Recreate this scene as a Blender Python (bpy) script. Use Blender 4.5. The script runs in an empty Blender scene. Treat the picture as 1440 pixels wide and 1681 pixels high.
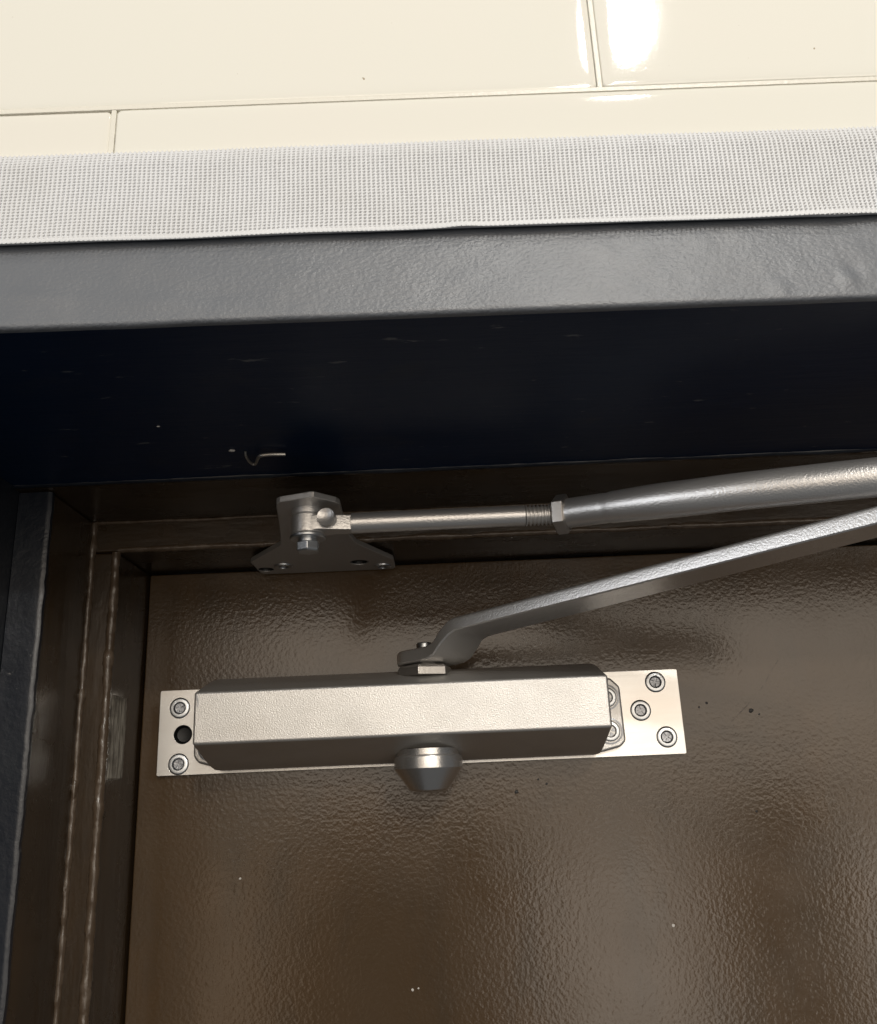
import bpy, bmesh, math, random
import numpy as np
from mathutils import Vector, Matrix, noise, geometry

random.seed(7)
PI = math.pi
S = bpy.context.scene
COL = S.collection

# ------------------------------------------------------------------ camera
P, RL = math.radians(17.3), math.radians(2.45)
F = Vector((0, math.cos(P), math.sin(P)))
R0 = Vector((1, 0, 0)); U0 = Vector((0, -math.sin(P), math.cos(P)))
R = R0 * math.cos(RL) - U0 * math.sin(RL)
U = R0 * math.sin(RL) + U0 * math.cos(RL)
cd = bpy.data.cameras.new('camera')
cam = bpy.data.objects.new('camera', cd); COL.objects.link(cam)
cam.matrix_world = Matrix(((R.x, U.x, -F.x, 0), (R.y, U.y, -F.y, 0), (R.z, U.z, -F.z, 0), (0, 0, 0, 1)))
cd.sensor_fit = 'VERTICAL'; cd.sensor_height = 24; cd.lens = 24 * 1442 / 1681
cd.clip_start = .005; cd.clip_end = 50
S.camera = cam

# ------------------------------------------------------------------ room light
W = bpy.data.worlds.new('World'); S.world = W; W.use_nodes = True
bg = W.node_tree.nodes['Background']
bg.inputs[0].default_value = (.86, .93, 1.0, 1); bg.inputs[1].default_value = .08

def point(name, loc, watts, rad=.04, col=(1, .97, .905)):
    l = bpy.data.lights.new(name, 'POINT'); l.energy = watts; l.shadow_soft_size = rad; l.color = col
    o = bpy.data.objects.new(name, l); COL.objects.link(o); o.location = loc
def area(name, loc, sx, sy, watts, target, col=(1, .9, .78)):
    l = bpy.data.lights.new(name, 'AREA'); l.shape = 'RECTANGLE'; l.size = sx; l.size_y = sy
    l.energy = watts; l.color = col
    o = bpy.data.objects.new(name, l); COL.objects.link(o); o.location = loc
    o.rotation_euler = (Vector(target) - Vector(loc)).to_track_quat('-Z', 'Y').to_euler()
# a row of ceiling downlights running back from the door
point('ceiling_lamp', (.228, -.33, .75), 5.2, .026)
point('ceiling_lamp', (.30, -.82, .75), 8.0, .03)
point('ceiling_lamp', (.36, -1.24, .75), 14.0, .03)
point('ceiling_lamp', (.40, -1.65, .75), 25.0, .03)
# added fill panels in place of a lit ceiling and room behind the camera
area('ceiling_fill', (.10, -1.1, .80), 3.4, 2.2, 5, (.10, -1.1, 0), (1, .95, .88))  # added overhead panel, brightens the lintel face
area('room_fill', (.68, -2.6, .52), 2.86, 1.14, 30, (.68, .4, .1), (1, .87, .72))
area('side_fill', (-2.3, -.95, .30), 1.7, 1.2, 24, (0, .3, .1), (.95, .97, 1))  # added fill panel, no known window; brightens the arms from the left
area('room_fill', (-1.30, -2.6, .40), 1.1, .90, 3, (-1.30, .4, .1), (1, .86, .70))  # added dim panel, keeps the left of the door reflection darker
area('room_fill', (.60, -2.6, -.62), .62, .9, 5.6, (.60, .4, .1), (1, .90, .78))  # added lower panels; gaps between them reflect as dark patches on the door
area('room_fill', (-1.15, -2.6, -.62), 1.0, .9, 4, (-1.15, .4, .1), (1, .80, .60))
area('room_fill', (1.75, -2.6, -.62), .6, .9, 6.5, (1.75, .4, .1), (1, .90, .78))

S.view_settings.view_transform = 'Standard'; S.view_settings.look = 'None'
S.view_settings.exposure = 0; S.view_settings.gamma = 1

# ------------------------------------------------------------------ materials
def mat(name, col, rough=.5, metal=0.0, bumps=(), spec=.5, coat=0, vary=None, rvar=0, aniso=None):
    """bumps: (scale, distance, detail, stretch xyz); vary: list of (scale, lo, hi, colour, stretch)"""
    m = bpy.data.materials.new(name); m.use_nodes = True
    nt = m.node_tree; n = nt.nodes; L = nt.links
    b = n['Principled BSDF']
    b.inputs['Base Color'].default_value = (*col, 1); b.inputs['Roughness'].default_value = rough
    b.inputs['Metallic'].default_value = metal; b.inputs['Specular IOR Level'].default_value = spec
    b.inputs['Coat Weight'].default_value = coat; b.inputs['Coat Roughness'].default_value = .12
    tc = n.new('ShaderNodeTexCoord')
    def coords(st):
        if not st: return tc.outputs['Object']
        mp = n.new('ShaderNodeMapping'); mp.inputs['Scale'].default_value = st
        L.new(tc.outputs['Object'], mp.inputs['Vector']); return mp.outputs[0]
    def nz(sc, det, st, rgh=.55):
        t = n.new('ShaderNodeTexNoise'); t.inputs['Scale'].default_value = sc
        t.inputs['Detail'].default_value = det; t.inputs['Roughness'].default_value = rgh
        L.new(coords(st), t.inputs['Vector']); return t.outputs['Fac']
    prev = None
    for sc, dist, det, st in bumps:
        bn = n.new('ShaderNodeBump'); bn.inputs['Distance'].default_value = dist; bn.inputs['Strength'].default_value = 1
        L.new(nz(sc, det, st), bn.inputs['Height'])
        if prev: L.new(prev, bn.inputs['Normal'])
        prev = bn.outputs[0]
    if prev: L.new(prev, b.inputs['Normal'])
    cur = None
    for sc, lo, hi, c2, st in (vary or ()):
        mr = n.new('ShaderNodeMapRange'); mr.inputs['From Min'].default_value = lo; mr.inputs['From Max'].default_value = hi
        L.new(nz(sc, 5, st, .6), mr.inputs['Value'])
        mx = n.new('ShaderNodeMix'); mx.data_type = 'RGBA'
        L.new(mr.outputs[0], mx.inputs[0])
        if cur: L.new(cur, mx.inputs[6])
        else: mx.inputs[6].default_value = (*col, 1)
        mx.inputs[7].default_value = (*c2, 1); cur = mx.outputs[2]
    if cur: L.new(cur, b.inputs['Base Color'])
    if rvar:
        mr = n.new('ShaderNodeMapRange'); mr.inputs['From Min'].default_value = .3; mr.inputs['From Max'].default_value = .7
        mr.inputs['To Min'].default_value = max(.02, rough - rvar); mr.inputs['To Max'].default_value = rough + rvar
        L.new(nz(28, 4, None), mr.inputs['Value']); L.new(mr.outputs[0], b.inputs['Roughness'])
    return m

M = {}
M['tile'] = mat('glazed cream tile', (.735, .72, .65), .055, bumps=[(14, .00006, 1, None), (900, .000012, 3, None)],
                vary=[(9, .4, .7, (.745, .718, .65), None), (420, .735, .76, (.35, .29, .2), None)])
M['tile_pink'] = mat('glazed cream tile, pinker', (.74, .718, .648), .055, bumps=[(14, .00006, 1, None), (900, .000012, 3, None)])
M['grout'] = mat('cream grout', (.725, .70, .62), .3, bumps=[(900, .0002, 3, None)])
M['tape'] = mat('white woven plastic', (.66, .67, .685), .5, vary=[(35, .4, .7, (.63, .635, .64), None)])
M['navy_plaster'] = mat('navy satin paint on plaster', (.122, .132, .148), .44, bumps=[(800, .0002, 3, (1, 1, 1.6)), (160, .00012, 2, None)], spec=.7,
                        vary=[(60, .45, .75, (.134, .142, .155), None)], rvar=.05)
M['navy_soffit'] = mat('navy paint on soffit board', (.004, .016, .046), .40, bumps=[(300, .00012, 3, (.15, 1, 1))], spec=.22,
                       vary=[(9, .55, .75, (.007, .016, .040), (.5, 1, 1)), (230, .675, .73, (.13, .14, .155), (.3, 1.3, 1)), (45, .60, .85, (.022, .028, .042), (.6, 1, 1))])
M['navy_jamb'] = mat('scuffed navy paint', (.009, .012, .019), .34, bumps=[(450, .00016, 3, None), (90, .00018, 2, (1, 1, .4))],
                     vary=[(300, .70, .76, (.22, .21, .2), None), (50, .5, .8, (.022, .026, .032), (1, 1, .4))])
M['brown'] = mat('dark brown gloss paint on timber', (.030, .019, .010), .26, bumps=[(160, .00028, 3, (.2, 1, 1)), (420, .00006, 2, None)],
                 vary=[(35, .45, .75, (.045, .026, .011), None), (330, .74, .78, (.2, .17, .13), None)], rvar=.07)
M['brown_v'] = mat('dark brown gloss paint on jamb', (.030, .019, .010), .26, bumps=[(160, .00028, 3, (1, 1, .2)), (420, .00006, 2, None)],
                   vary=[(35, .45, .75, (.050, .028, .011), (1, 1, .4)), (330, .74, .78, (.2, .17, .13), None)], rvar=.07)
M['bead'] = mat('lumpy brown gloss paint', (.075, .052, .034), .26, bumps=[(500, .0003, 3, (1, 1, .4))], vary=[(120, .5, .7, (.13, .10, .075), None)])
M['chip'] = mat('chipped paint showing white primer', (.03, .028, .028), .4, bumps=[(600, .0004, 3, None)], vary=[(160, .56, .62, (.5, .43, .34), None)])
M['door'] = mat('brown gloss door paint', (.062, .039, .020), .17, bumps=[(60, .00004, 1, None), (560, .00009, 1.5, None)], spec=.46,
                vary=[(16, .4, .7, (.070, .041, .019), None), (45, .5, .8, (.050, .034, .020), (1, 1, .35)), (260, .735, .76, (.012, .008, .006), None), (330, .76, .775, (.3, .27, .24), None)], rvar=.03)
M['silver'] = mat('silver metallic paint', (.60, .59, .575), .46, .85, bumps=[(1800, .00012, 2, None)], vary=[(45, .5, .75, (.55, .535, .515), None), (420, .70, .74, (.40, .37, .33), None)], rvar=.04)
M['silver_cap'] = mat('smoother silver paint', (.60, .59, .58), .26, .9, bumps=[(1500, .00004, 2, None)])
M['silver_arm'] = mat('silver paint on cast arm', (.70, .69, .68), .36, .85, bumps=[(1500, .00011, 2, None)])
M['grey_cast'] = mat('grey paint on pressed bracket', (.52, .51, .50), .42, .75, bumps=[(900, .00012, 2, None)])
M['alu'] = mat('brushed zinc plate', (.68, .67, .65), .36, .9, bumps=[(700, .00003, 2, (.06, 1, 1))], vary=[(50, .45, .7, (.63, .60, .565), (.3, 1, 1))])
M['zinc'] = mat('bright zinc plating', (.58, .60, .62), .36, 1, bumps=[(500, .00004, 2, None)])
M['nut'] = mat('satin plated nut', (.47, .45, .43), .42, .95, bumps=[(900, .00006, 2, None)])
M['steel_dark'] = mat('dull screw recess', (.26, .27, .29), .32, .9)
M['black'] = mat('black marks and hole shade', (.004, .004, .004), .5)  # dark flecks and scratches, and the shade painted inside screw holes
M['scuff'] = mat('scraped bare patch', (.36, .33, .28), .7, bumps=[(700, .0005, 4, (1, 1, .2))], vary=[(700, .46, .64, (.10, .085, .065), (1, 1, .12)), (90, .5, .75, (.06, .048, .035), None)])
M['wire'] = mat('bent steel wire', (.42, .40, .37), .35, .8)
M['white_chip'] = mat('exposed filler', (.55, .53, .5), .7)

# ------------------------------------------------------------------ helpers
def link(name, me, m, parent=None, loc=(0, 0, 0)):
    o = bpy.data.objects.new(name, me); COL.objects.link(o)
    if m: me.materials.append(M[m])
    o.location = loc
    if parent: o.parent = parent
    return o
def smooth(me, deg=35):
    for p in me.polygons: p.use_smooth = True
    me.set_sharp_from_angle(angle=math.radians(deg))
def fin(name, bm, m, parent=None, org=(0, 0, 0), deg=35, wn=True):
    """mesh is written in world coordinates; org is the parent's origin"""
    bmesh.ops.recalc_face_normals(bm, faces=bm.faces)
    me = bpy.data.meshes.new(name)
    if org != (0, 0, 0): bmesh.ops.translate(bm, verts=bm.verts, vec=-Vector(org))
    bm.to_mesh(me); bm.free(); smooth(me, deg)
    o = link(name, me, m, parent)
    if wn:
        w = o.modifiers.new('weighted_normals', 'WEIGHTED_NORMAL'); w.keep_sharp = True; w.weight = 100
    return o
def bevel(bm, w, seg=2, deg=25):
    es = [e for e in bm.edges if len(e.link_faces) == 2 and e.calc_face_angle(0) > math.radians(deg)]
    bmesh.ops.bevel(bm, geom=es, offset=w, segments=seg, profile=.5, affect='EDGES', clamp_overlap=True)
def box(bm, x0, x1, y0, y1, z0, z1, bv=0, seg=2):
    b = bmesh.new()
    bmesh.ops.create_cube(b, size=1)
    for v in b.verts: v.co = Vector((x0 if v.co.x < 0 else x1, y0 if v.co.y < 0 else y1, z0 if v.co.z < 0 else z1))
    if bv: bevel(b, bv, seg)
    join(bm, b)
def join(bm, b):
    me = bpy.data.meshes.new('t'); b.to_mesh(me); b.free(); bm.from_mesh(me); bpy.data.meshes.remove(me)
def prism(pts, a, b_, axis, bv=0, seg=2):
    """polygon pts extruded from a to b_ along axis ('X': pts=(y,z), 'Y': (x,z), 'Z': (x,y))"""
    bm = bmesh.new()
    def mk(p, t):
        return {'X': (t, p[0], p[1]), 'Y': (p[0], t, p[1]), 'Z': (p[0], p[1], t)}[axis]
    A = [bm.verts.new(mk(p, a)) for p in pts]; B = [bm.verts.new(mk(p, b_)) for p in pts]
    n = len(pts); bm.faces.new(A); bm.faces.new(B[::-1])
    for i in range(n): bm.faces.new((A[i], B[i], B[(i + 1) % n], A[(i + 1) % n]))
    bmesh.ops.recalc_face_normals(bm, faces=bm.faces)
    if bv: bevel(bm, bv, seg)
    return bm
def holed(outer, holes, a, b_, axis, bv=0):
    """plate with round holes [(u,v,r)]"""
    bm = bmesh.new()
    def mk(u, v): return {'Y': (u, a, v), 'Z': (u, v, a)}[axis]
    vs, es = [], []
    def loop(pp):
        n0 = len(vs); vs.extend(Vector(p) * 100 for p in pp)
        es.extend((n0 + i, n0 + (i + 1) % len(pp)) for i in range(len(pp)))
    loop(outer)
    for u, v, r in holes: loop([(u + r * math.cos(t * PI / 12), v + r * math.sin(t * PI / 12)) for t in range(24)])
    cv, ce, cf = geometry.delaunay_2d_cdt(vs, es, [], 0, 1e-6)[:3]
    bv_ = [bm.verts.new(mk(*(q / 100))) for q in cv]
    def inside(q):
        r = False
        for i in range(len(outer)):
            (xa, ya), (xb, yb) = outer[i], outer[i - 1]
            if (ya > q[1]) != (yb > q[1]) and q[0] < (xb - xa) * (q[1] - ya) / (yb - ya) + xa: r = not r
        return r
    for f in cf:
        q = sum((cv[i] for i in f), Vector((0, 0))) / len(f) / 100
        if inside(q) and all(math.hypot(q[0] - u, q[1] - v) > r * .985 for u, v, r in holes): bm.faces.new([bv_[i] for i in f])
    bmesh.ops.delete(bm, geom=[v for v in bm.verts if not v.link_faces], context='VERTS')
    fs = list(bm.faces)
    r = bmesh.ops.extrude_face_region(bm, geom=fs)
    vs = [g for g in r['geom'] if isinstance(g, bmesh.types.BMVert)]
    d = Vector((0, b_ - a, 0)) if axis == 'Y' else Vector((0, 0, b_ - a))
    bmesh.ops.translate(bm, verts=vs, vec=d)
    bmesh.ops.recalc_face_normals(bm, faces=bm.faces)
    if bv: bevel(bm, bv, 2, 60)
    return bm
def rrect(x0, x1, y0, y1, r, n=5):
    o = []
    for cx, cy, s in ((x1 - r, y1 - r, 0), (x0 + r, y1 - r, 1), (x0 + r, y0 + r, 2), (x1 - r, y0 + r, 3)):
        for i in range(n + 1):
            t = (s + i / n) * PI / 2; o.append((cx + r * math.cos(t), cy + r * math.sin(t)))
    return o
def lathe(bm, prof, seg=32, mtx=None):
    """prof: (radius, height); axis local Z"""
    rings = []; new = []
    for r, h in prof:
        if r < 1e-7:
            v = bm.verts.new((0, 0, h)); rings.append([v]); new.append(v)
        else:
            rg = [bm.verts.new((r * math.cos(2 * PI * i / seg), r * math.sin(2 * PI * i / seg), h)) for i in range(seg)]
            rings.append(rg); new += rg
    for a, b in zip(rings, rings[1:]):
        for i in range(seg):
            j = (i + 1) % seg
            if len(a) == 1 and len(b) == 1: continue
            if len(a) == 1: bm.faces.new((a[0], b[i], b[j]))
            elif len(b) == 1: bm.faces.new((a[i], a[j], b[0]))
            else: bm.faces.new((a[i], a[j], b[j], b[i]))
    if mtx is not None: bmesh.ops.transform(bm, matrix=mtx, verts=new)
    return new
def tube(bm, pts, rads, seg=24, cap=True, jitter=None):
    pts = [Vector(p) for p in pts]; rings = []
    t0 = (pts[1] - pts[0]).normalized()
    ref = Vector((0, 0, 1)) if abs(t0.z) < .8 else Vector((0, 1, 0))
    for i, p in enumerate(pts):
        t = (pts[min(i + 1, len(pts) - 1)] - pts[max(i - 1, 0)]).normalized()
        u = t.cross(ref).normalized(); w = u.cross(t)
        rr = []
        for k in range(seg):
            a = 2 * PI * k / seg; r = rads[i]
            if jitter: r *= jitter(p, a)
            rr.append(bm.verts.new(p + (u * math.cos(a) + w * math.sin(a)) * r))
        rings.append(rr)
    for a, b in zip(rings, rings[1:]):
        for k in range(seg): bm.faces.new((a[k], a[(k + 1) % seg], b[(k + 1) % seg], b[k]))
    if cap: bm.faces.new(rings[0][::-1]); bm.faces.new(rings[-1])
def tag(o, label=None, cat=None, group=None, kind=None):
    if label: o['label'] = label
    if cat: o['category'] = cat
    if group: o['group'] = group
    if kind: o['kind'] = kind
    return o
def empty(name, loc):
    o = bpy.data.objects.new(name, None); COL.objects.link(o); o.location = loc; o.empty_display_size = .02
    return o
def put(src, parent, loc, rot=None):
    o = src.copy(); COL.objects.link(o); o.parent = parent; o.location = loc
    if rot: o.rotation_euler = rot
    return o
def skew(o, kz=0.0):
    # this wall is not quite parallel to the door, nor its tiles quite level
    for v in o.data.vertices: v.co = Vector((v.co.x, v.co.y + .0117 * v.co.x, v.co.z + kz * v.co.x))
    return o
def nv(x, y=0, z=0): return noise.noise(Vector((x, y, z)))

# ------------------------------------------------------------------ wall, lintel and tiles
XL, XR = -.30, .42
bm = bmesh.new(); box(bm, XL, XR, .2045, .42, .150, .48)
wall = tag(fin('wall', bm, 'grout'), kind='structure')

def lintel():
    # plaster face and its rounded lower edge, with dents and lumps in the face
    bm = bmesh.new()
    prof = [(.2044, .158)]
    n = 26
    for i in range(n + 1): prof.append((.1985, .157 - (.157 - .1168) * i / n))
    for a in range(1, 6):
        t = a / 6 * PI / 2; prof.append((.1985 + .0020 * (1 - math.cos(t)) ** 1.6, .1168 - .002 * math.sin(t)))
    prof += [(.2006, .1148)]
    xs = [XL + (XR - XL) * i / 360 for i in range(361)]
    dents = [(.0472, .1318, .0022, .0007, .0006), (.1086, .1207, .0012, .0022, .0012), (.0896, .1190, .0010, .0030, .0007),
             (-.07, .121, .012, .002, .0004), (-.10, .124, .01, .0015, .0005)]
    rows = []
    for x in xs:
        row = []
        for y, z in prof:
            d = 0
            if y < .2007:
                d = .00028 * nv(x * 40, z * 40, 3) + .00012 * nv(x * 150, z * 200, 9)
                for dx, dz, sx, sz, h in dents:
                    q = ((x - dx) / sx) ** 2 + ((z - dz) / sz) ** 2
                    if q < 9: d += h * (math.exp(-q) - .6 * math.exp(-((x - dx - sx * .8) / sx) ** 2 - ((z - dz - sz * .8) / sz) ** 2))
            row.append(bm.verts.new((x, y - d * (1 if z > .1165 else .5), z + (.0001 * nv(x * 60, 7) if z < .117 else 0))))
        rows.append(row)
    for a, b in zip(rows, rows[1:]):
        for i in range(len(prof) - 1): bm.faces.new((a[i], a[i + 1], b[i + 1], b[i]))
    return bm
lin = skew(fin('lintel_face', lintel(), 'navy_plaster', wall))
bm = bmesh.new()
n = 240
rows = []
for i in range(n + 1):
    x = XL + (XR - XL) * i / n
    rows.append([bm.verts.new((x, .2006, .1148 + .0001 * nv(x * 60, 7)))] +
                [bm.verts.new((x, .2006 + .1100 * k / 10, .1148 + .00018 * nv(x * 20, k * .7, 5))) for k in range(1, 11)] +
                [bm.verts.new((x, .3135, .1143))])
for a, b in zip(rows, rows[1:]):
    for k in range(11): bm.faces.new((a[k], b[k], b[k + 1], a[k + 1]))
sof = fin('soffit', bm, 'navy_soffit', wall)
for v in sof.data.vertices: v.co.y += .0117 * v.co.x * max(0, (.3106 - v.co.y) / .11)
bm = bmesh.new(); box(bm, XL, -.1600, .2006, .3190, -.45, .1146)
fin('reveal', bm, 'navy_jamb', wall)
# chips of filler showing in the soffit
for cx, cy, r in ((-.0712, .2856, .0011), (-.0895, .262, .00055)):
    bm = bmesh.new(); bmesh.ops.create_icosphere(bm, subdivisions=2, radius=r)
    for v in bm.verts: v.co = Vector((v.co.x * 1.1 * (1 + .4 * nv(v.co.x * 900, v.co.y * 900, cx)) + cx, v.co.y * .8 + cy, v.co.z * .35 + .1146))
    fin('paint_chip', bm, 'white_chip', wall)

KZ = .0055
def tile(x0, x1, z0, z1, yf):
    bm = bmesh.new()
    steps = [(0, .0062), (0, .0016), (.0003, .00045), (.0008, .00024), (.0016, .0001), (.0028, .00003), (.0050, 0)]
    loops = []
    for d, h in steps:
        pp = rrect(x0 + d, x1 - d, z0 + d, z1 - d, max(.0016, .0010 + d), 4)
        loops.append([bm.verts.new((x, yf + h, z)) for x, z in pp])
    for a, b in zip(loops, loops[1:]):
        m = len(a)
        for i in range(m): bm.faces.new((a[i], a[(i + 1) % m], b[(i + 1) % m], b[i]))
    bm.faces.new(loops[-1])
    return bm
for x0, x1, z0, z1, mm, dy in ((-.3, -.0850, .152, .1818, 'tile_pink', .0002), (-.0840, .1870, .152, .1819, 'tile', -.0001), (.1882, .42, .152, .1819, 'tile', 0),
                               (-.2215, .0494, .1829, .33, 'tile', .0003), (.0504, .323, .1829, .33, 'tile', -.0001), (-.3, -.2227, .1829, .33, 'tile', 0),
                               (-.0840, .1870, .3312, .48, 'tile', 0), (-.3, -.0850, .3312, .48, 'tile', 0), (.1882, .42, .3312, .48, 'tile', 0), (.3242, .42, .1829, .33, 'tile', 0)):
    skew(fin('tile', tile(x0, x1, z0, z1, .1978 + dy), mm, wall, deg=60), KZ)
# uneven grout smeared in the joints
bm = bmesh.new(); box(bm, XL, XR, .19785, .2046, .1817, .1831, .0002)
skew(fin('grout_joint', bm, 'grout', wall), KZ)
bm = bmesh.new(); box(bm, .0492, .0506, .19782, .2046, .1828, .3305, .0002)
skew(fin('grout_joint', bm, 'grout', wall), KZ)
bm = bmesh.new(); box(bm, -.0852, -.0838, .19783, .2046, .153, .1816, .0002)
skew(fin('grout_joint', bm, 'grout', wall), KZ)

# ------------------------------------------------------------------ woven tape along the tile edge
def tape():
    px, pz = .00124, .00096
    x0, x1, z0, z1 = -.158, .180, .1381, .1661
    nx = int((x1 - x0) / px) * 8; nz = 29 * 8
    x = np.linspace(x0, x1, nx + 1)[None, :]; z = np.linspace(z0, z1, nz + 1)[:, None]
    u = (x - x0) / px + .05 * np.sin(z * 250 + x * 30) + .08 * np.sin(x * 170 + 1)
    v = (z - z0) / pz + .15 * np.sin(x * 90)
    ed = np.clip((z - z0 - .0011) / .0005, 0, 1) * np.clip((z1 - z) / .0008, 0, 1)
    rib = .5 + .5 * np.cos(2 * PI * u)
    hol = np.clip(2.4 * (1 - rib) - .9, 0, 1) * np.clip(2.6 * (.5 + .5 * np.cos(2 * PI * (v + .12 * np.sin(2 * PI * u)))) - 1.1, 0, 1)
    wv = .5 + .5 * np.cos(2 * PI * (v + .5))
    th = .0013 + .00006 * rib + .00005 * wv - .0010 * hol * ed
    fall = np.clip((z1 - z) / .004, 0, 1) * .6 + .4
    l1 = .0006 * np.exp(-((x - .0095) / .004) ** 2) + .0008 * np.exp(-((x - .108) / .007) ** 2)
    lift = (l1 + .0004 * np.sin(x * 47) ** 2) * np.clip(1 - (z - z0) / .006, 0, 1)
    y = .1974 - th * fall - lift
    zz = z + .00012 * np.sin(x * 33 + 1) + .00006 * np.sin(x * 131) - .0003 * np.exp(-((x - .108) / .007) ** 2) + np.where(z > z1 - 1e-6, .00035 * np.cos(2 * PI * u), 0)
    X = np.broadcast_to(x, y.shape)
    # wall-side returns along the lower and upper edge
    Y = np.vstack([np.full((1, nx + 1), .1982), y, np.full((1, nx + 1), .1979)])
    Z = np.vstack([zz[:1] + .0012, zz, zz[-1:] + .0002]); X = np.vstack([X[:1], X, X[-1:]])
    co = np.stack([X, Y, Z], -1).reshape(-1, 3)
    n = nx + 1; idx = np.arange(Y.shape[0] * n).reshape(-1, n)
    f = np.stack([idx[:-1, :-1], idx[:-1, 1:], idx[1:, 1:], idx[1:, :-1]], -1).reshape(-1, 4)
    me = bpy.data.meshes.new('mesh_tape')
    me.vertices.add(len(co)); me.vertices.foreach_set('co', co.ravel())
    me.loops.add(f.size); me.loops.foreach_set('vertex_index', f.ravel().astype(np.int32))
    me.polygons.add(len(f)); me.polygons.foreach_set('loop_start', np.arange(0, f.size, 4, dtype=np.int32))
    me.update(calc_edges=True); me.validate()
    me.polygons.foreach_set('use_smooth', np.ones(len(f), dtype=bool))
    return me
t = skew(link('mesh_tape', tape(), 'tape'))
bm = bmesh.new(); x = -.158
while x < .18:
    z = .1379 + .00012 * math.sin(x * 33 + 1) + .00006 * math.sin(x * 131) - .0003 * math.exp(-((x - .108) / .007) ** 2)
    l = .0006 + .0003 * noise.noise(Vector((x * 90, 0, 0)))
    v = [bm.verts.new(p) for p in ((x - .00028, .1952, z + .0006), (x + .00028, .1952, z + .0006), (x + .0003, .1950, z - .0000), (x - .0001, .1950, z - .0001))]
    bm.faces.new(v)
    x += .00124
o = skew(fin('frayed_thread', bm, 'tape', t, wn=False)); tag(o, kind='stuff')
tag(t, 'white woven mesh tape running between cream tiles and painted lintel', 'tape')

# ------------------------------------------------------------------ door frame
FO = (-.148, .36, -.2)
frame = tag(empty('door_frame', FO), 'dark brown gloss painted timber door frame with stepped stop and lumpy paint', 'door frame')
bm = bmesh.new(); box(bm, -.1820, XR, .3130, .44, .1138, .136, .0007)
fin('head', bm, 'brown', frame, FO)
bm = bmesh.new(); box(bm, -.1475, XR, .3600, .44, .1006, .1137, .0009, 3)
fin('head_stop', bm, 'brown', frame, FO)
bm = bmesh.new(); box(bm, -.1820, -.1480, .3182, .44, -.45, .1136, .0008, 3)
fin('jamb', bm, 'brown_v', frame, FO)
bm = bmesh.new(); box(bm, -.1479, -.1370, .3602, .44, -.45, .1004, .0011, 3)
fin('jamb_stop', bm, 'brown_v', frame, FO)
def slab(x0, x1, z0, z1, yf, th, amp, nx=14, nz=160):
    """face with wavy paint surface and a ragged right edge"""
    bm = bmesh.new(); rows = []
    for j in range(nz + 1):
        z = z0 + (z1 - z0) * j / nz; row = []
        ex = .0003 * nv(z * 60, 3) + .0005 * nv(z * 260, 8)
        for i in range(nx + 1):
            s = i / nx; x = x0 + (x1 - x0) * s + ex * s ** 4
            row.append(bm.verts.new((x, yf + amp * nv(x * 120, z * 60, 2) + (.0006 * ((s - .9) / .1) ** 2 if s > .9 else 0), z)))
        row.append(bm.verts.new((x1 + ex + .0001, yf + th, z)))
        rows.append(row)
    for a, b in zip(rows, rows[1:]):
        for i in range(nx + 1): bm.faces.new((a[i], a[i + 1], b[i + 1], b[i]))
    return bm
o = fin('jamb_face', slab(-.1598, -.1472, -.45, .1134, .3166, .0022, .00014), 'navy_jamb', frame, FO)
tag(o, 'navy painted front face of the left jamb')
def bead(pts, r, sd, amp=.45, flat=None):
    bm = bmesh.new()
    rad = []
    for p in pts:
        s = p[0] + p[2]
        rad.append(r * (1 + amp * nv(s * 55, sd) + amp * .7 * nv(s * 210, sd + 5)))
    tube(bm, pts, rad, 9, True, lambda p, a: 1 + .25 * nv(p.x * 600 + math.cos(a), p.z * 600, math.sin(a) + sd))
    return bm
def vline(x, y, z0, z1, n=260, w=.0003, sd=0):
    return [(x + w * nv(z * 45, sd), y + w * nv(z * 45, sd + 3), z) for z in (z0 + (z1 - z0) * i / n for i in range(n + 1))]
def hline(y, z, x0, x1, n=260, w=.0003, sd=0):
    return [(x, y + w * nv(x * 45, sd), z + w * nv(x * 45, sd + 3)) for x in (x0 + (x1 - x0) * i / n for i in range(n + 1))]
fin('paint_bead', bead(vline(-.1477, .3600, -.45, .1135, 420, sd=1), .0015, 1), 'bead', frame, FO, 60)
fin('paint_bead', bead(vline(-.1380, .3612, -.45, .1003, 420, .0003, sd=11), .0020, 2, .35), 'bead', frame, FO, 60)
fin('paint_bead', bead(hline(.3599, .1134, -.1475, XR, 420, sd=4), .0008, 3), 'bead', frame, FO, 60)
fin('paint_bead', bead(hline(.3610, .1015, -.1370, XR, 420, sd=5), .0014, 4, .5), 'bead', frame, FO, 60)
o = fin('paint_bead', bead(vline(-.1482, .3178, -.45, .06, 360, .0002, sd=6), .00050, 7, .8), 'chip', frame, FO, 60)
o = fin('caulk_bead', bead(hline(.3125, .1150, -.1598, XR, 200, sd=8), .0013, 9, .25), 'navy_jamb', frame, FO, 60)
# fat run of paint half way down the jamb
bm = bmesh.new(); bmesh.ops.create_icosphere(bm, subdivisions=3, radius=1)
for v in bm.verts:
    k = 1 + .35 * nv(v.co.x * 1.5, v.co.y * 1.5, v.co.z * 2)
    v.co = Vector((v.co.x * .0012 * k - .1474, v.co.y * .0011 * k + .3592, v.co.z * .0042 * k + .0045))
fin('paint_run', bm, 'bead', frame, FO, 60)
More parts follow.
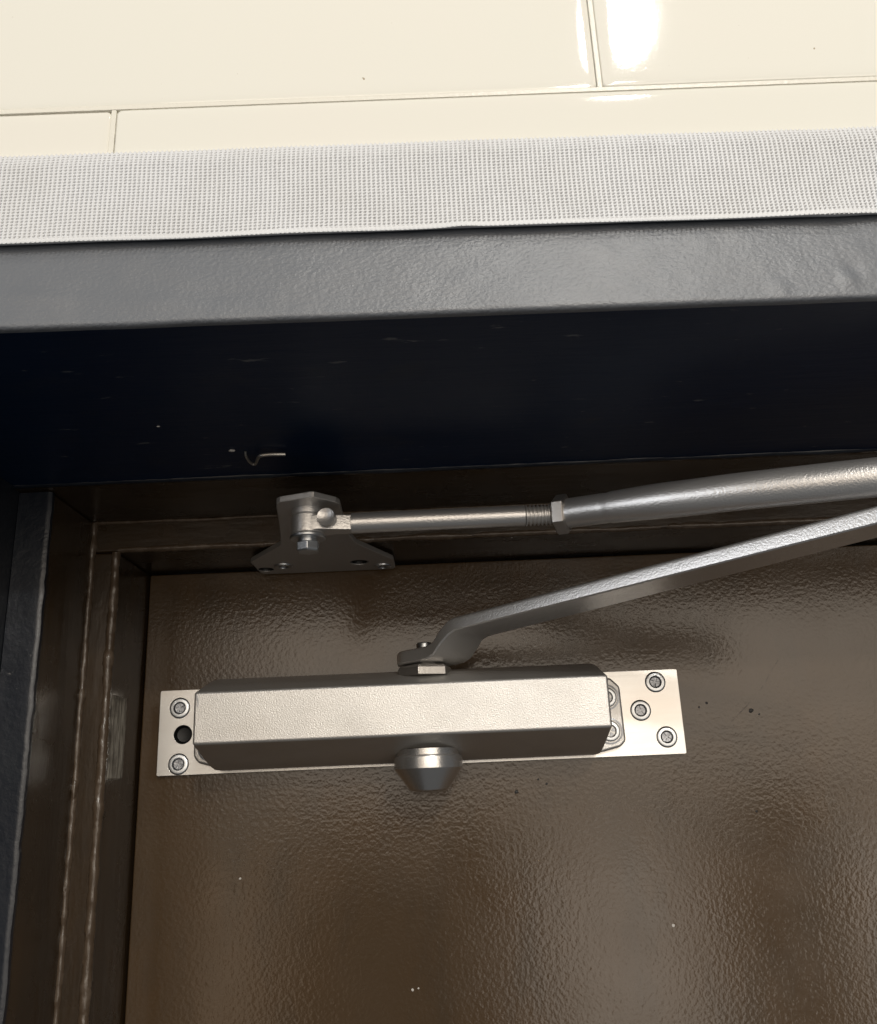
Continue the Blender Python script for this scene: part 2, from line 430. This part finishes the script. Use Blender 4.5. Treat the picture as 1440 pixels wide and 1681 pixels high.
# scraped patch on the inner side of the stop
bm = bmesh.new(); rows = []
for j in range(41):
    z = .0075 + (.0415 - .0075) * j / 40; row = []
    for i in range(9):
        s = i / 8; e = .0008 * nv(z * 400, i // 8, 3)
        y = .3632 + .0200 * s + (e if i in (0, 8) else 0)
        zz = z + (.0008 * nv(i * 1.7, 9 + (j > 20)) if j in (0, 40) else 0)
        row.append(bm.verts.new((-.1368 + (.0003 if 0 < i < 8 and 0 < j < 40 else -.0004), y, zz)))
    rows.append(row)
for a, b in zip(rows, rows[1:]):
    for i in range(8): bm.faces.new((a[i], a[i + 1], b[i + 1], b[i]))
o = fin('scraped_patch', bm, 'scuff', frame, FO); tag(o, 'pale scraped patch with the paint rubbed off')

# ------------------------------------------------------------------ door
bm = bmesh.new(); box(bm, -.1362, XR, .4000, .44, -.45, .0996, .0008)
door = fin('door', bm, 'door')
tag(door, 'brown gloss painted door leaf with orange peel paint behind the closer', 'door')

for x, z, r, mm in ((.0285, -.0038, .0009, 'black'), (.1348, .0263, .0011, 'black'), (.138, .0245, .0005, 'black'), (.0900, -.0593, .0007, 'white_chip'), (-.0190, -.0790, .0006, 'white_chip'), (-.0165, -.0785, .0004, 'white_chip'),
                    (.0385, .0010, .0005, 'black'), (.1155, .0302, .0006, 'black'), (.112, .0285, .0005, 'black'), (.1310, -.0160, .0005, 'black'), (.0420, -.0010, .0005, 'black'), (-.0905, -.0340, .0005, 'white_chip')):
    bm = bmesh.new(); bmesh.ops.create_icosphere(bm, subdivisions=2, radius=r)
    for v in bm.verts:
        k = 1 + .5 * nv(v.co.x * 1400 + x * 99, v.co.z * 1400, z * 99)
        v.co = Vector((v.co.x * k + x, v.co.y * .25 + .4, v.co.z * k * .9 + z))
    fin('paint_fleck', bm, mm, door)
def scratch(p, q, r, mm, bow=.002):
    bm = bmesh.new(); pts = []
    for i in range(25):
        t = i / 24
        pts.append((p[0] + (q[0] - p[0]) * t + bow * math.sin(PI * t) + .0006 * nv(t * 5, p[0] * 99), .40005, p[1] + (q[1] - p[1]) * t + .0006 * nv(t * 6, 4, q[1] * 99)))
    tube(bm, pts, [max(.00002, .5 * r * (.3 + abs(nv(t_ * .6, p[1] * 50)) * 1.6)) for t_ in range(25)], 6)
    fin('scratch', bm, mm, door)
scratch((-.069, -.0050), (-.0655, -.0185), .00014, 'black')
scratch((-.0625, -.0215), (-.0590, -.0330), .00016, 'bead')
scratch((.112, .0120), (.150, .0480), .00016, 'black', .004)
scratch((.062, -.0500), (.078, -.0290), .00010, 'black')
scratch((.088, -.0050), (.104, .0020), .00012, 'black')
# ------------------------------------------------------------------ bent wire hook under the soffit
bm = bmesh.new()
hp = [(-.0668, .2870, .1147), (-.0669, .2885, .1136), (-.0667, .2918, .1131), (-.0660, .2945, .1128), (-.0650, .2948, .1127), (-.0640, .2925, .1127), (-.0628, .2892, .1127),
      (-.0616, .2870, .1127), (-.0595, .2864, .1128), (-.0565, .2865, .1129), (-.0528, .2872, .1130)]
def catmull(p, n=6):
    p = [Vector(q) for q in p]; o = []
    for i in range(len(p) - 1):
        a, b, c, d = p[max(i - 1, 0)], p[i], p[i + 1], p[min(i + 2, len(p) - 1)]
        for k in range(n):
            t = k / n
            o.append(.5 * ((2 * b) + (c - a) * t + (2 * a - 5 * b + 4 * c - d) * t * t + (3 * b - a - 3 * c + d) * t ** 3))
    return o + [p[-1]]
cp = catmull(hp); tube(bm, cp, [.00042 + .00022 * min(1, i / len(cp) * 1.3) for i in range(len(cp))], 10)
tag(fin('wire_hook', bm, 'wire'), 'small bent wire hook sticking out of the navy soffit', 'hook')

# ------------------------------------------------------------------ the door closer
CO = (-.012, .4, .0272)
clo = tag(empty('door_closer', CO), 'silver door closer screwed to the brown door, two arms reaching to a bracket', 'door closer')
def sub(name, bm, m, parent, deg=35): return fin(name, bm, m, parent, CO, deg)

def screw_mesh(rh=.0041, dome=.0005, rr=.0024):
    bm = bmesh.new()
    lathe(bm, [(rh, -.0012), (rh, dome * .4), (rh * .95, dome * .8), (rh * .86, dome), (rr * 1.12, dome), (rr, dome - .0003), (rr * .86, -.0007), (0, -.0009)], 36)
    me = bpy.data.meshes.new('screw')
    # four lands that leave a cross-shaped recess between them
    n0 = len(bm.faces)
    for q in range(4):
        b = bmesh.new(); g = .00033; pts = [(g, g)]
        for i in range(5):
            t = math.radians(16 + i * 14.5); pts.append((rr * .86 * math.cos(t), rr * .86 * math.sin(t)))
        c, s = math.cos(q * PI / 2 + .5), math.sin(q * PI / 2 + .5)
        pts = [(x * c - y * s, x * s + y * c) for x, y in pts]
        join(bm, prism(pts, -.0009, dome - .0006, 'Z', .00008, 1))
    bmesh.ops.recalc_face_normals(bm, faces=bm.faces)
    bm.faces.ensure_lookup_table()
    for f in bm.faces:
        c = f.calc_center_median()
        f.material_index = 1 if math.hypot(c.x, c.y) < rr * 1.02 else 0
    bm.to_mesh(me); bm.free(); smooth(me, 40)
    me.materials.append(M['zinc']); me.materials.append(M['steel_dark'])
    return me

PX0, PX1, PZ0, PZ1 = -.1272, .1031, .0090, .0454
RH = .00455
scr = [(-.1184, .0376), (-.1179, .0136), (.0930, .0401), (.0852, .0281), (.0954, .0163)]
pts = rrect(PX0, PX1, PZ0, PZ1, .0006, 2)
bm = holed(pts, [(x, z, RH) for x, z in scr] + [(-.1165, .0261, .0041)], .3965, .3998, 'Y', .00025)
plate = sub('mounting_plate', bm, 'alu', clo, 20)
sm = screw_mesh(.00435, .0005, .0025)
faceY = (PI / 2, 0, 0)
for i, (x, z) in enumerate(scr):
    o = link('screw', sm, None, plate, Vector((x, .3965, z)) - Vector(CO)); o.rotation_euler = (PI / 2 + random.uniform(-.07, .07), random.uniform(0, 1.5), random.uniform(-.08, .08))
bm = bmesh.new(); lathe(bm, [(.0041, 0), (.0036, .0008), (.0030, .0018), (0, .0024)], 28, Matrix.Translation((-.1165, .3968, .0261)) @ Matrix.Rotation(-PI / 2, 4, 'X'))  # black cup, the dark depth of the hole put into its colour
o = sub('hole_shade_cup', bm, 'black', plate); tag(o, 'black cup painted as the shade in an empty screw hole')

# base flange with its four corner screws half hidden by the cover
fl = [(-.1066, .0428), (-.1106, .0390), (-.1106, .0165), (-.1085, .0136), (-.1020, .0118), (.0660, .0110), (.0742, .0128), (.0768, .0152), (.0764, .0385), (.0725, .0425)]
bm = prism(fl, .3925, .3966, 'Y', .0012, 3)
flange = sub('base_flange', bm, 'silver', clo)
for x, z in ((.0700, .0340), (.0702, .0196), (-.1030, .0340), (-.1030, .0196)):
    bm = bmesh.new(); lathe(bm, [(.0056, 0), (.0056, .00025), (.0049, .00035), (.0049, .0001)], 32, Matrix.Translation((x, .3925, z)) @ Matrix.Rotation(PI / 2, 4, 'X'))
    sub('washer', bm, 'steel_dark', flange)
    o = link('screw', sm, None, flange, Vector((x, .3922, z)) - Vector(CO)); o.rotation_euler = (PI / 2, random.uniform(0, 1.5), 0)

# cover: chamfered box section
zc = .0292
half = [(.3968, .0192), (.3860, .0190), (.3790, .0178), (.3715, .0158), (.3522, .0101)]
prof = [(y, zc + h) for y, h in half] + [(y, zc - h) for y, h in half[::-1]]
bm = prism(prof, -.0998, .0642, 'X', .0011, 3)
body = sub('cover', bm, 'silver', clo, 28)
# chip of paint missing at the cover corner
bm = bmesh.new()
vs = [bm.verts.new((-.0988 + .0011 * a, .35195, .0384 + .0024 * b)) for a, b in ((0, 0), (.5, -.3), (.8, -1.0), (.95, -1.7), (.4, -2.2), (.55, -1.5), (.15, -.9))]
bm.faces.new(vs)
r = bmesh.ops.extrude_face_region(bm, geom=list(bm.faces)); bmesh.ops.translate(bm, verts=[g for g in r['geom'] if isinstance(g, bmesh.types.BMVert)], vec=(0, .0004, 0))
sub('chip', bm, 'steel_dark', body)

# cap under the body
bm = bmesh.new()
lathe(bm, [(0, .0146), (.0128, .0146), (.0128, .0122), (.0138, .0118), (.0141, .0112), (.0141, .0070), (.0138, .0065), (.0082, -.0010), (.0074, -.0016), (0, -.0017)], 48, Matrix.Translation((-.0085, .3745, 0)))
sub('cap', bm, 'silver_cap', clo, 30)
# spindle nut on top
bm = bmesh.new()
lathe(bm, [(0, .0440), (.0118, .0440), (.0118, .0472), (.0108, .0484), (.006, .0486), (.006, .0500), (0, .0500)], 6, Matrix.Translation((-.0085, .3745, 0)) @ Matrix.Rotation(.30, 4, 'Z'))
bevel(bm, .0003, 2)
sub('spindle_nut', bm, 'nut', clo, 30)

# main arm: cranked forged bar
def bar(secs):
    """secs: (centre, width, height, side direction)"""
    bm = bmesh.new(); rings = []
    for c, w, h, n in secs:
        c = Vector(c); n = Vector(n).normalized(); up = Vector((0, 0, 1))
        shp = [(-.5, -.42), (-.47, -.5), (.47, -.5), (.5, -.42), (.5, .25), (.46, .42), (.38, .5), (-.36, .5), (-.43, .46), (-.48, .34), (-.5, .18)]
        rings.append([bm.verts.new(c + n * (a * w) + up * (b * h)) for a, b in shp])
    for a, b in zip(rings, rings[1:]):
        m = len(a)
        for i in range(m): bm.faces.new((a[i], a[(i + 1) % m], b[(i + 1) % m], b[i]))
    bm.faces.new(rings[0]); bm.faces.new(rings[-1][::-1])
    return bm
hub = Vector((-.0085, .3745, 0))
n1 = Vector((.66, .75, 0)); n2 = Vector((.600, .800, 0))
secs = []
d1 = Vector((.75, -.66, 0))
for k in range(9):                                   # rounded hub end
    a = PI / 2 * k / 8
    secs.append((hub - d1 * (.0118 * math.cos(a)) + Vector((0, 0, .0520)), max(.004, .0236 * math.sin(a)), .0058, n1))
secs.append(((-.0020, .3685, .0520), .0238, .0058, n1))
secs.append(((.0008, .3655, .0523), .0238, .0059, n1))
secs.append(((.0032, .3628, .0536), .0238, .0062, n1))
secs.append(((.0060, .3596, .0572), .0240, .0066, n1))
secs.append(((.0088, .3566, .0602), .0240, .0064, n2))
secs.append(((.0112, .3545, .0611), .0240, .0058, n2))
secs.append(((.0150, .3512, .0614), .0238, .0056, n2))
p0, p1 = Vector((.0150, .3512, .0614)), Vector((.1350, .2584, .0718))
for k in range(1, 13):
    t = k / 12 * 1.36
    secs.append((p0.lerp(p1, t), .0238 - .0068 * min(1.2, t), .0056 + .0002 * t, n2))
marm = sub('main_arm', bar(secs), 'silver_arm', clo, 30)
bm = bmesh.new(); lathe(bm, [(.0034, .0540), (.0034, .0578), (.0030, .0584), (0, .0585)], 24, Matrix.Translation(hub))
sub('arm_bolt', bm, 'zinc', marm)
el = p0.lerp(p1, 1.30)
bm = bmesh.new(); lathe(bm, [(0, el.z - .005), (.005, el.z - .005), (.0055, el.z - .004), (.0055, el.z + .010), (.004, el.z + .012), (0, el.z + .012)], 24, Matrix.Translation((el.x, el.y, 0)))
sub('elbow_pin', bm, 'zinc', marm)

# forearm: threaded rod, lock nut and bent tube
fa = [(.0455, .3022, .0915), (.0520, .2972, .0907), (.0590, .2918, .0898), (.0700, .2838, .0885), (.0832, .2752, .0870), (.0960, .2675, .0858), (.1090, .2610, .0847), (.1311, .2512, .0832), (.1500, .2432, .0819), (el.x + .004, el.y - .002, .0800)]
cp = catmull(fa, 8); bm = bmesh.new()
def trad(x):
    if x < .0585: return .00535
    if x < .0592: return .00525
    return .00548 + .00055 * min(1, (x - .0592) / .016)
tube(bm, cp, [trad(p.x) for p in cp], 36)
farm = sub('forearm', bm, 'silver_arm', clo, 50)
bm = bmesh.new()
rp = [(-.0315, .303, .0915), (.0310, .303, .0916)]
tube(bm, rp, [.0037, .0037], 32)
xs, rs = [], []
x = .0310
while x < .0425:
    xs += [x, x + .0004, x + .0007, x + .0011]; rs += [.0031, .0038, .0038, .0031]; x += .0014
tube(bm, [(a, .3032 - max(0, a - .038) * .12, .0916) for a in xs], rs, 32)
sub('rod', bm, 'silver_arm', farm, 30)
bm = bmesh.new(); d = Vector((.90, -.42, -.05)).normalized()
mx = Matrix.Translation((.0445, .3028, .0915)) @ d.to_track_quat('Z', 'X').to_matrix().to_4x4() @ Matrix.Rotation(.10, 4, 'Z')
lathe(bm, [(0, -.0025), (.0062, -.0025), (.0074, -.0019), (.0074, .0019), (.0062, .0025), (0, .0025)], 6, mx)
bevel(bm, .0003, 2)
sub('lock_nut', bm, 'nut', farm, 25)
bm = bmesh.new(); bmesh.ops.create_icosphere(bm, subdivisions=2, radius=.0007, matrix=Matrix.Translation((.0606, .2853, .0902)))
sub('paint_nib', bm, 'steel_dark', farm)
# eye and tongue where the rod meets the bracket pin
PIN = Vector((-.0473, .3035, 0))
bm = bmesh.new()
lathe(bm, [(0, .0877), (.0052, .0877), (.0058, .0881), (.0058, .0943), (.0054, .0947), (0, .0947)], 36, Matrix.Translation(PIN))
join(bm, prism([(-.0470, .2982), (-.0420, .2978), (-.0372, .2990), (-.0312, .3000), (-.0312, .3060), (-.0372, .3060), (-.0440, .3085)], .0884, .0940, 'Z', .0005, 2))
sub('rod_eye', bm, 'silver_arm', farm, 30)
bm = bmesh.new()
lathe(bm, [(0, -.0050), (.0028, -.0050), (.0028, -.0020), (.0034, -.0018), (.0034, -.0004), (.0032, 0), (.0030, -.0001), (.0018, -.0006), (.0008, -.0008), (0, -.0008)], 32,
      Matrix.Translation((-.0398, .2950, .0920)) @ Vector((-.16, -1, .02)).to_track_quat('Z', 'X').to_matrix().to_4x4())
sub('rivet', bm, 'silver_arm', farm, 30)

# bracket screwed under the frame head
bo = [(-.0578, .2985), (-.0570, .2945), (-.0555, .2928), (-.0445, .2888), (-.0430, .2888), (-.0362, .2958), (-.0352, .2985), (-.0358, .3130), (-.0360, .3400), (-.0345, .3520), (-.0225, .3785), (-.0212, .3815),
      (-.0212, .3960), (-.0222, .3985), (-.0815, .3985), (-.0835, .3955), (-.0838, .3760), (-.0825, .3735), (-.0662, .3500), (-.0645, .3440), (-.0605, .3180)]
bm = holed(bo, [(-.0797, .3895, .0036), (-.0365, .3835, .0042)], .0973, .0995, 'Z', .0003)
brk = sub('bracket', bm, 'grey_cast', clo, 20)
for x, y in ((-.0797, .3895), (-.0365, .3835)):
    bm = bmesh.new(); lathe(bm, [(.0034, .0975), (.0032, .0988), (0, .0994)], 24, Matrix.Translation((x, y, 0)))  # black cap painted as the shade inside the bracket hole
    sub('hole_shade_cup', bm, 'black', brk)
sm2 = screw_mesh(.0041, .0008, .0023)
for x, y in ((-.0707, .3835), (-.0268, .3915)):
    o = link('screw', sm2, None, brk, Vector((x, y, .0973)) - Vector(CO)); o.rotation_euler = (PI, 0, random.uniform(0, 2))
bm = bmesh.new(); lathe(bm, [(0, .0974), (.0057, .0974), (.0057, .0952), (.0054, .0948), (0, .0948)], 36, Matrix.Translation(PIN))
sub('bush', bm, 'silver_arm', brk)
bm = bmesh.new(); lathe(bm, [(.0025, .0876), (.0061, .0876), (.0064, .0873), (.0064, .0866), (.0061, .0863), (.0025, .0863)], 40, Matrix.Translation(PIN))
sub('washer', bm, 'zinc', brk)
bm = bmesh.new()
lathe(bm, [(0, .0864), (.0034, .0864), (.0034, .0846), (0, .0846)], 32, Matrix.Translation(PIN))
b = bmesh.new(); lathe(b, [(0, .0849), (.0043, .0849), (.0043, .0822), (.0038, .0815), (0, .0815)], 6, Matrix.Translation(PIN) @ Matrix.Rotation(.62, 4, 'Z')); bevel(b, .0003, 2); join(bm, b)
sub('hex_bolt', bm, 'zinc', brk, 30)
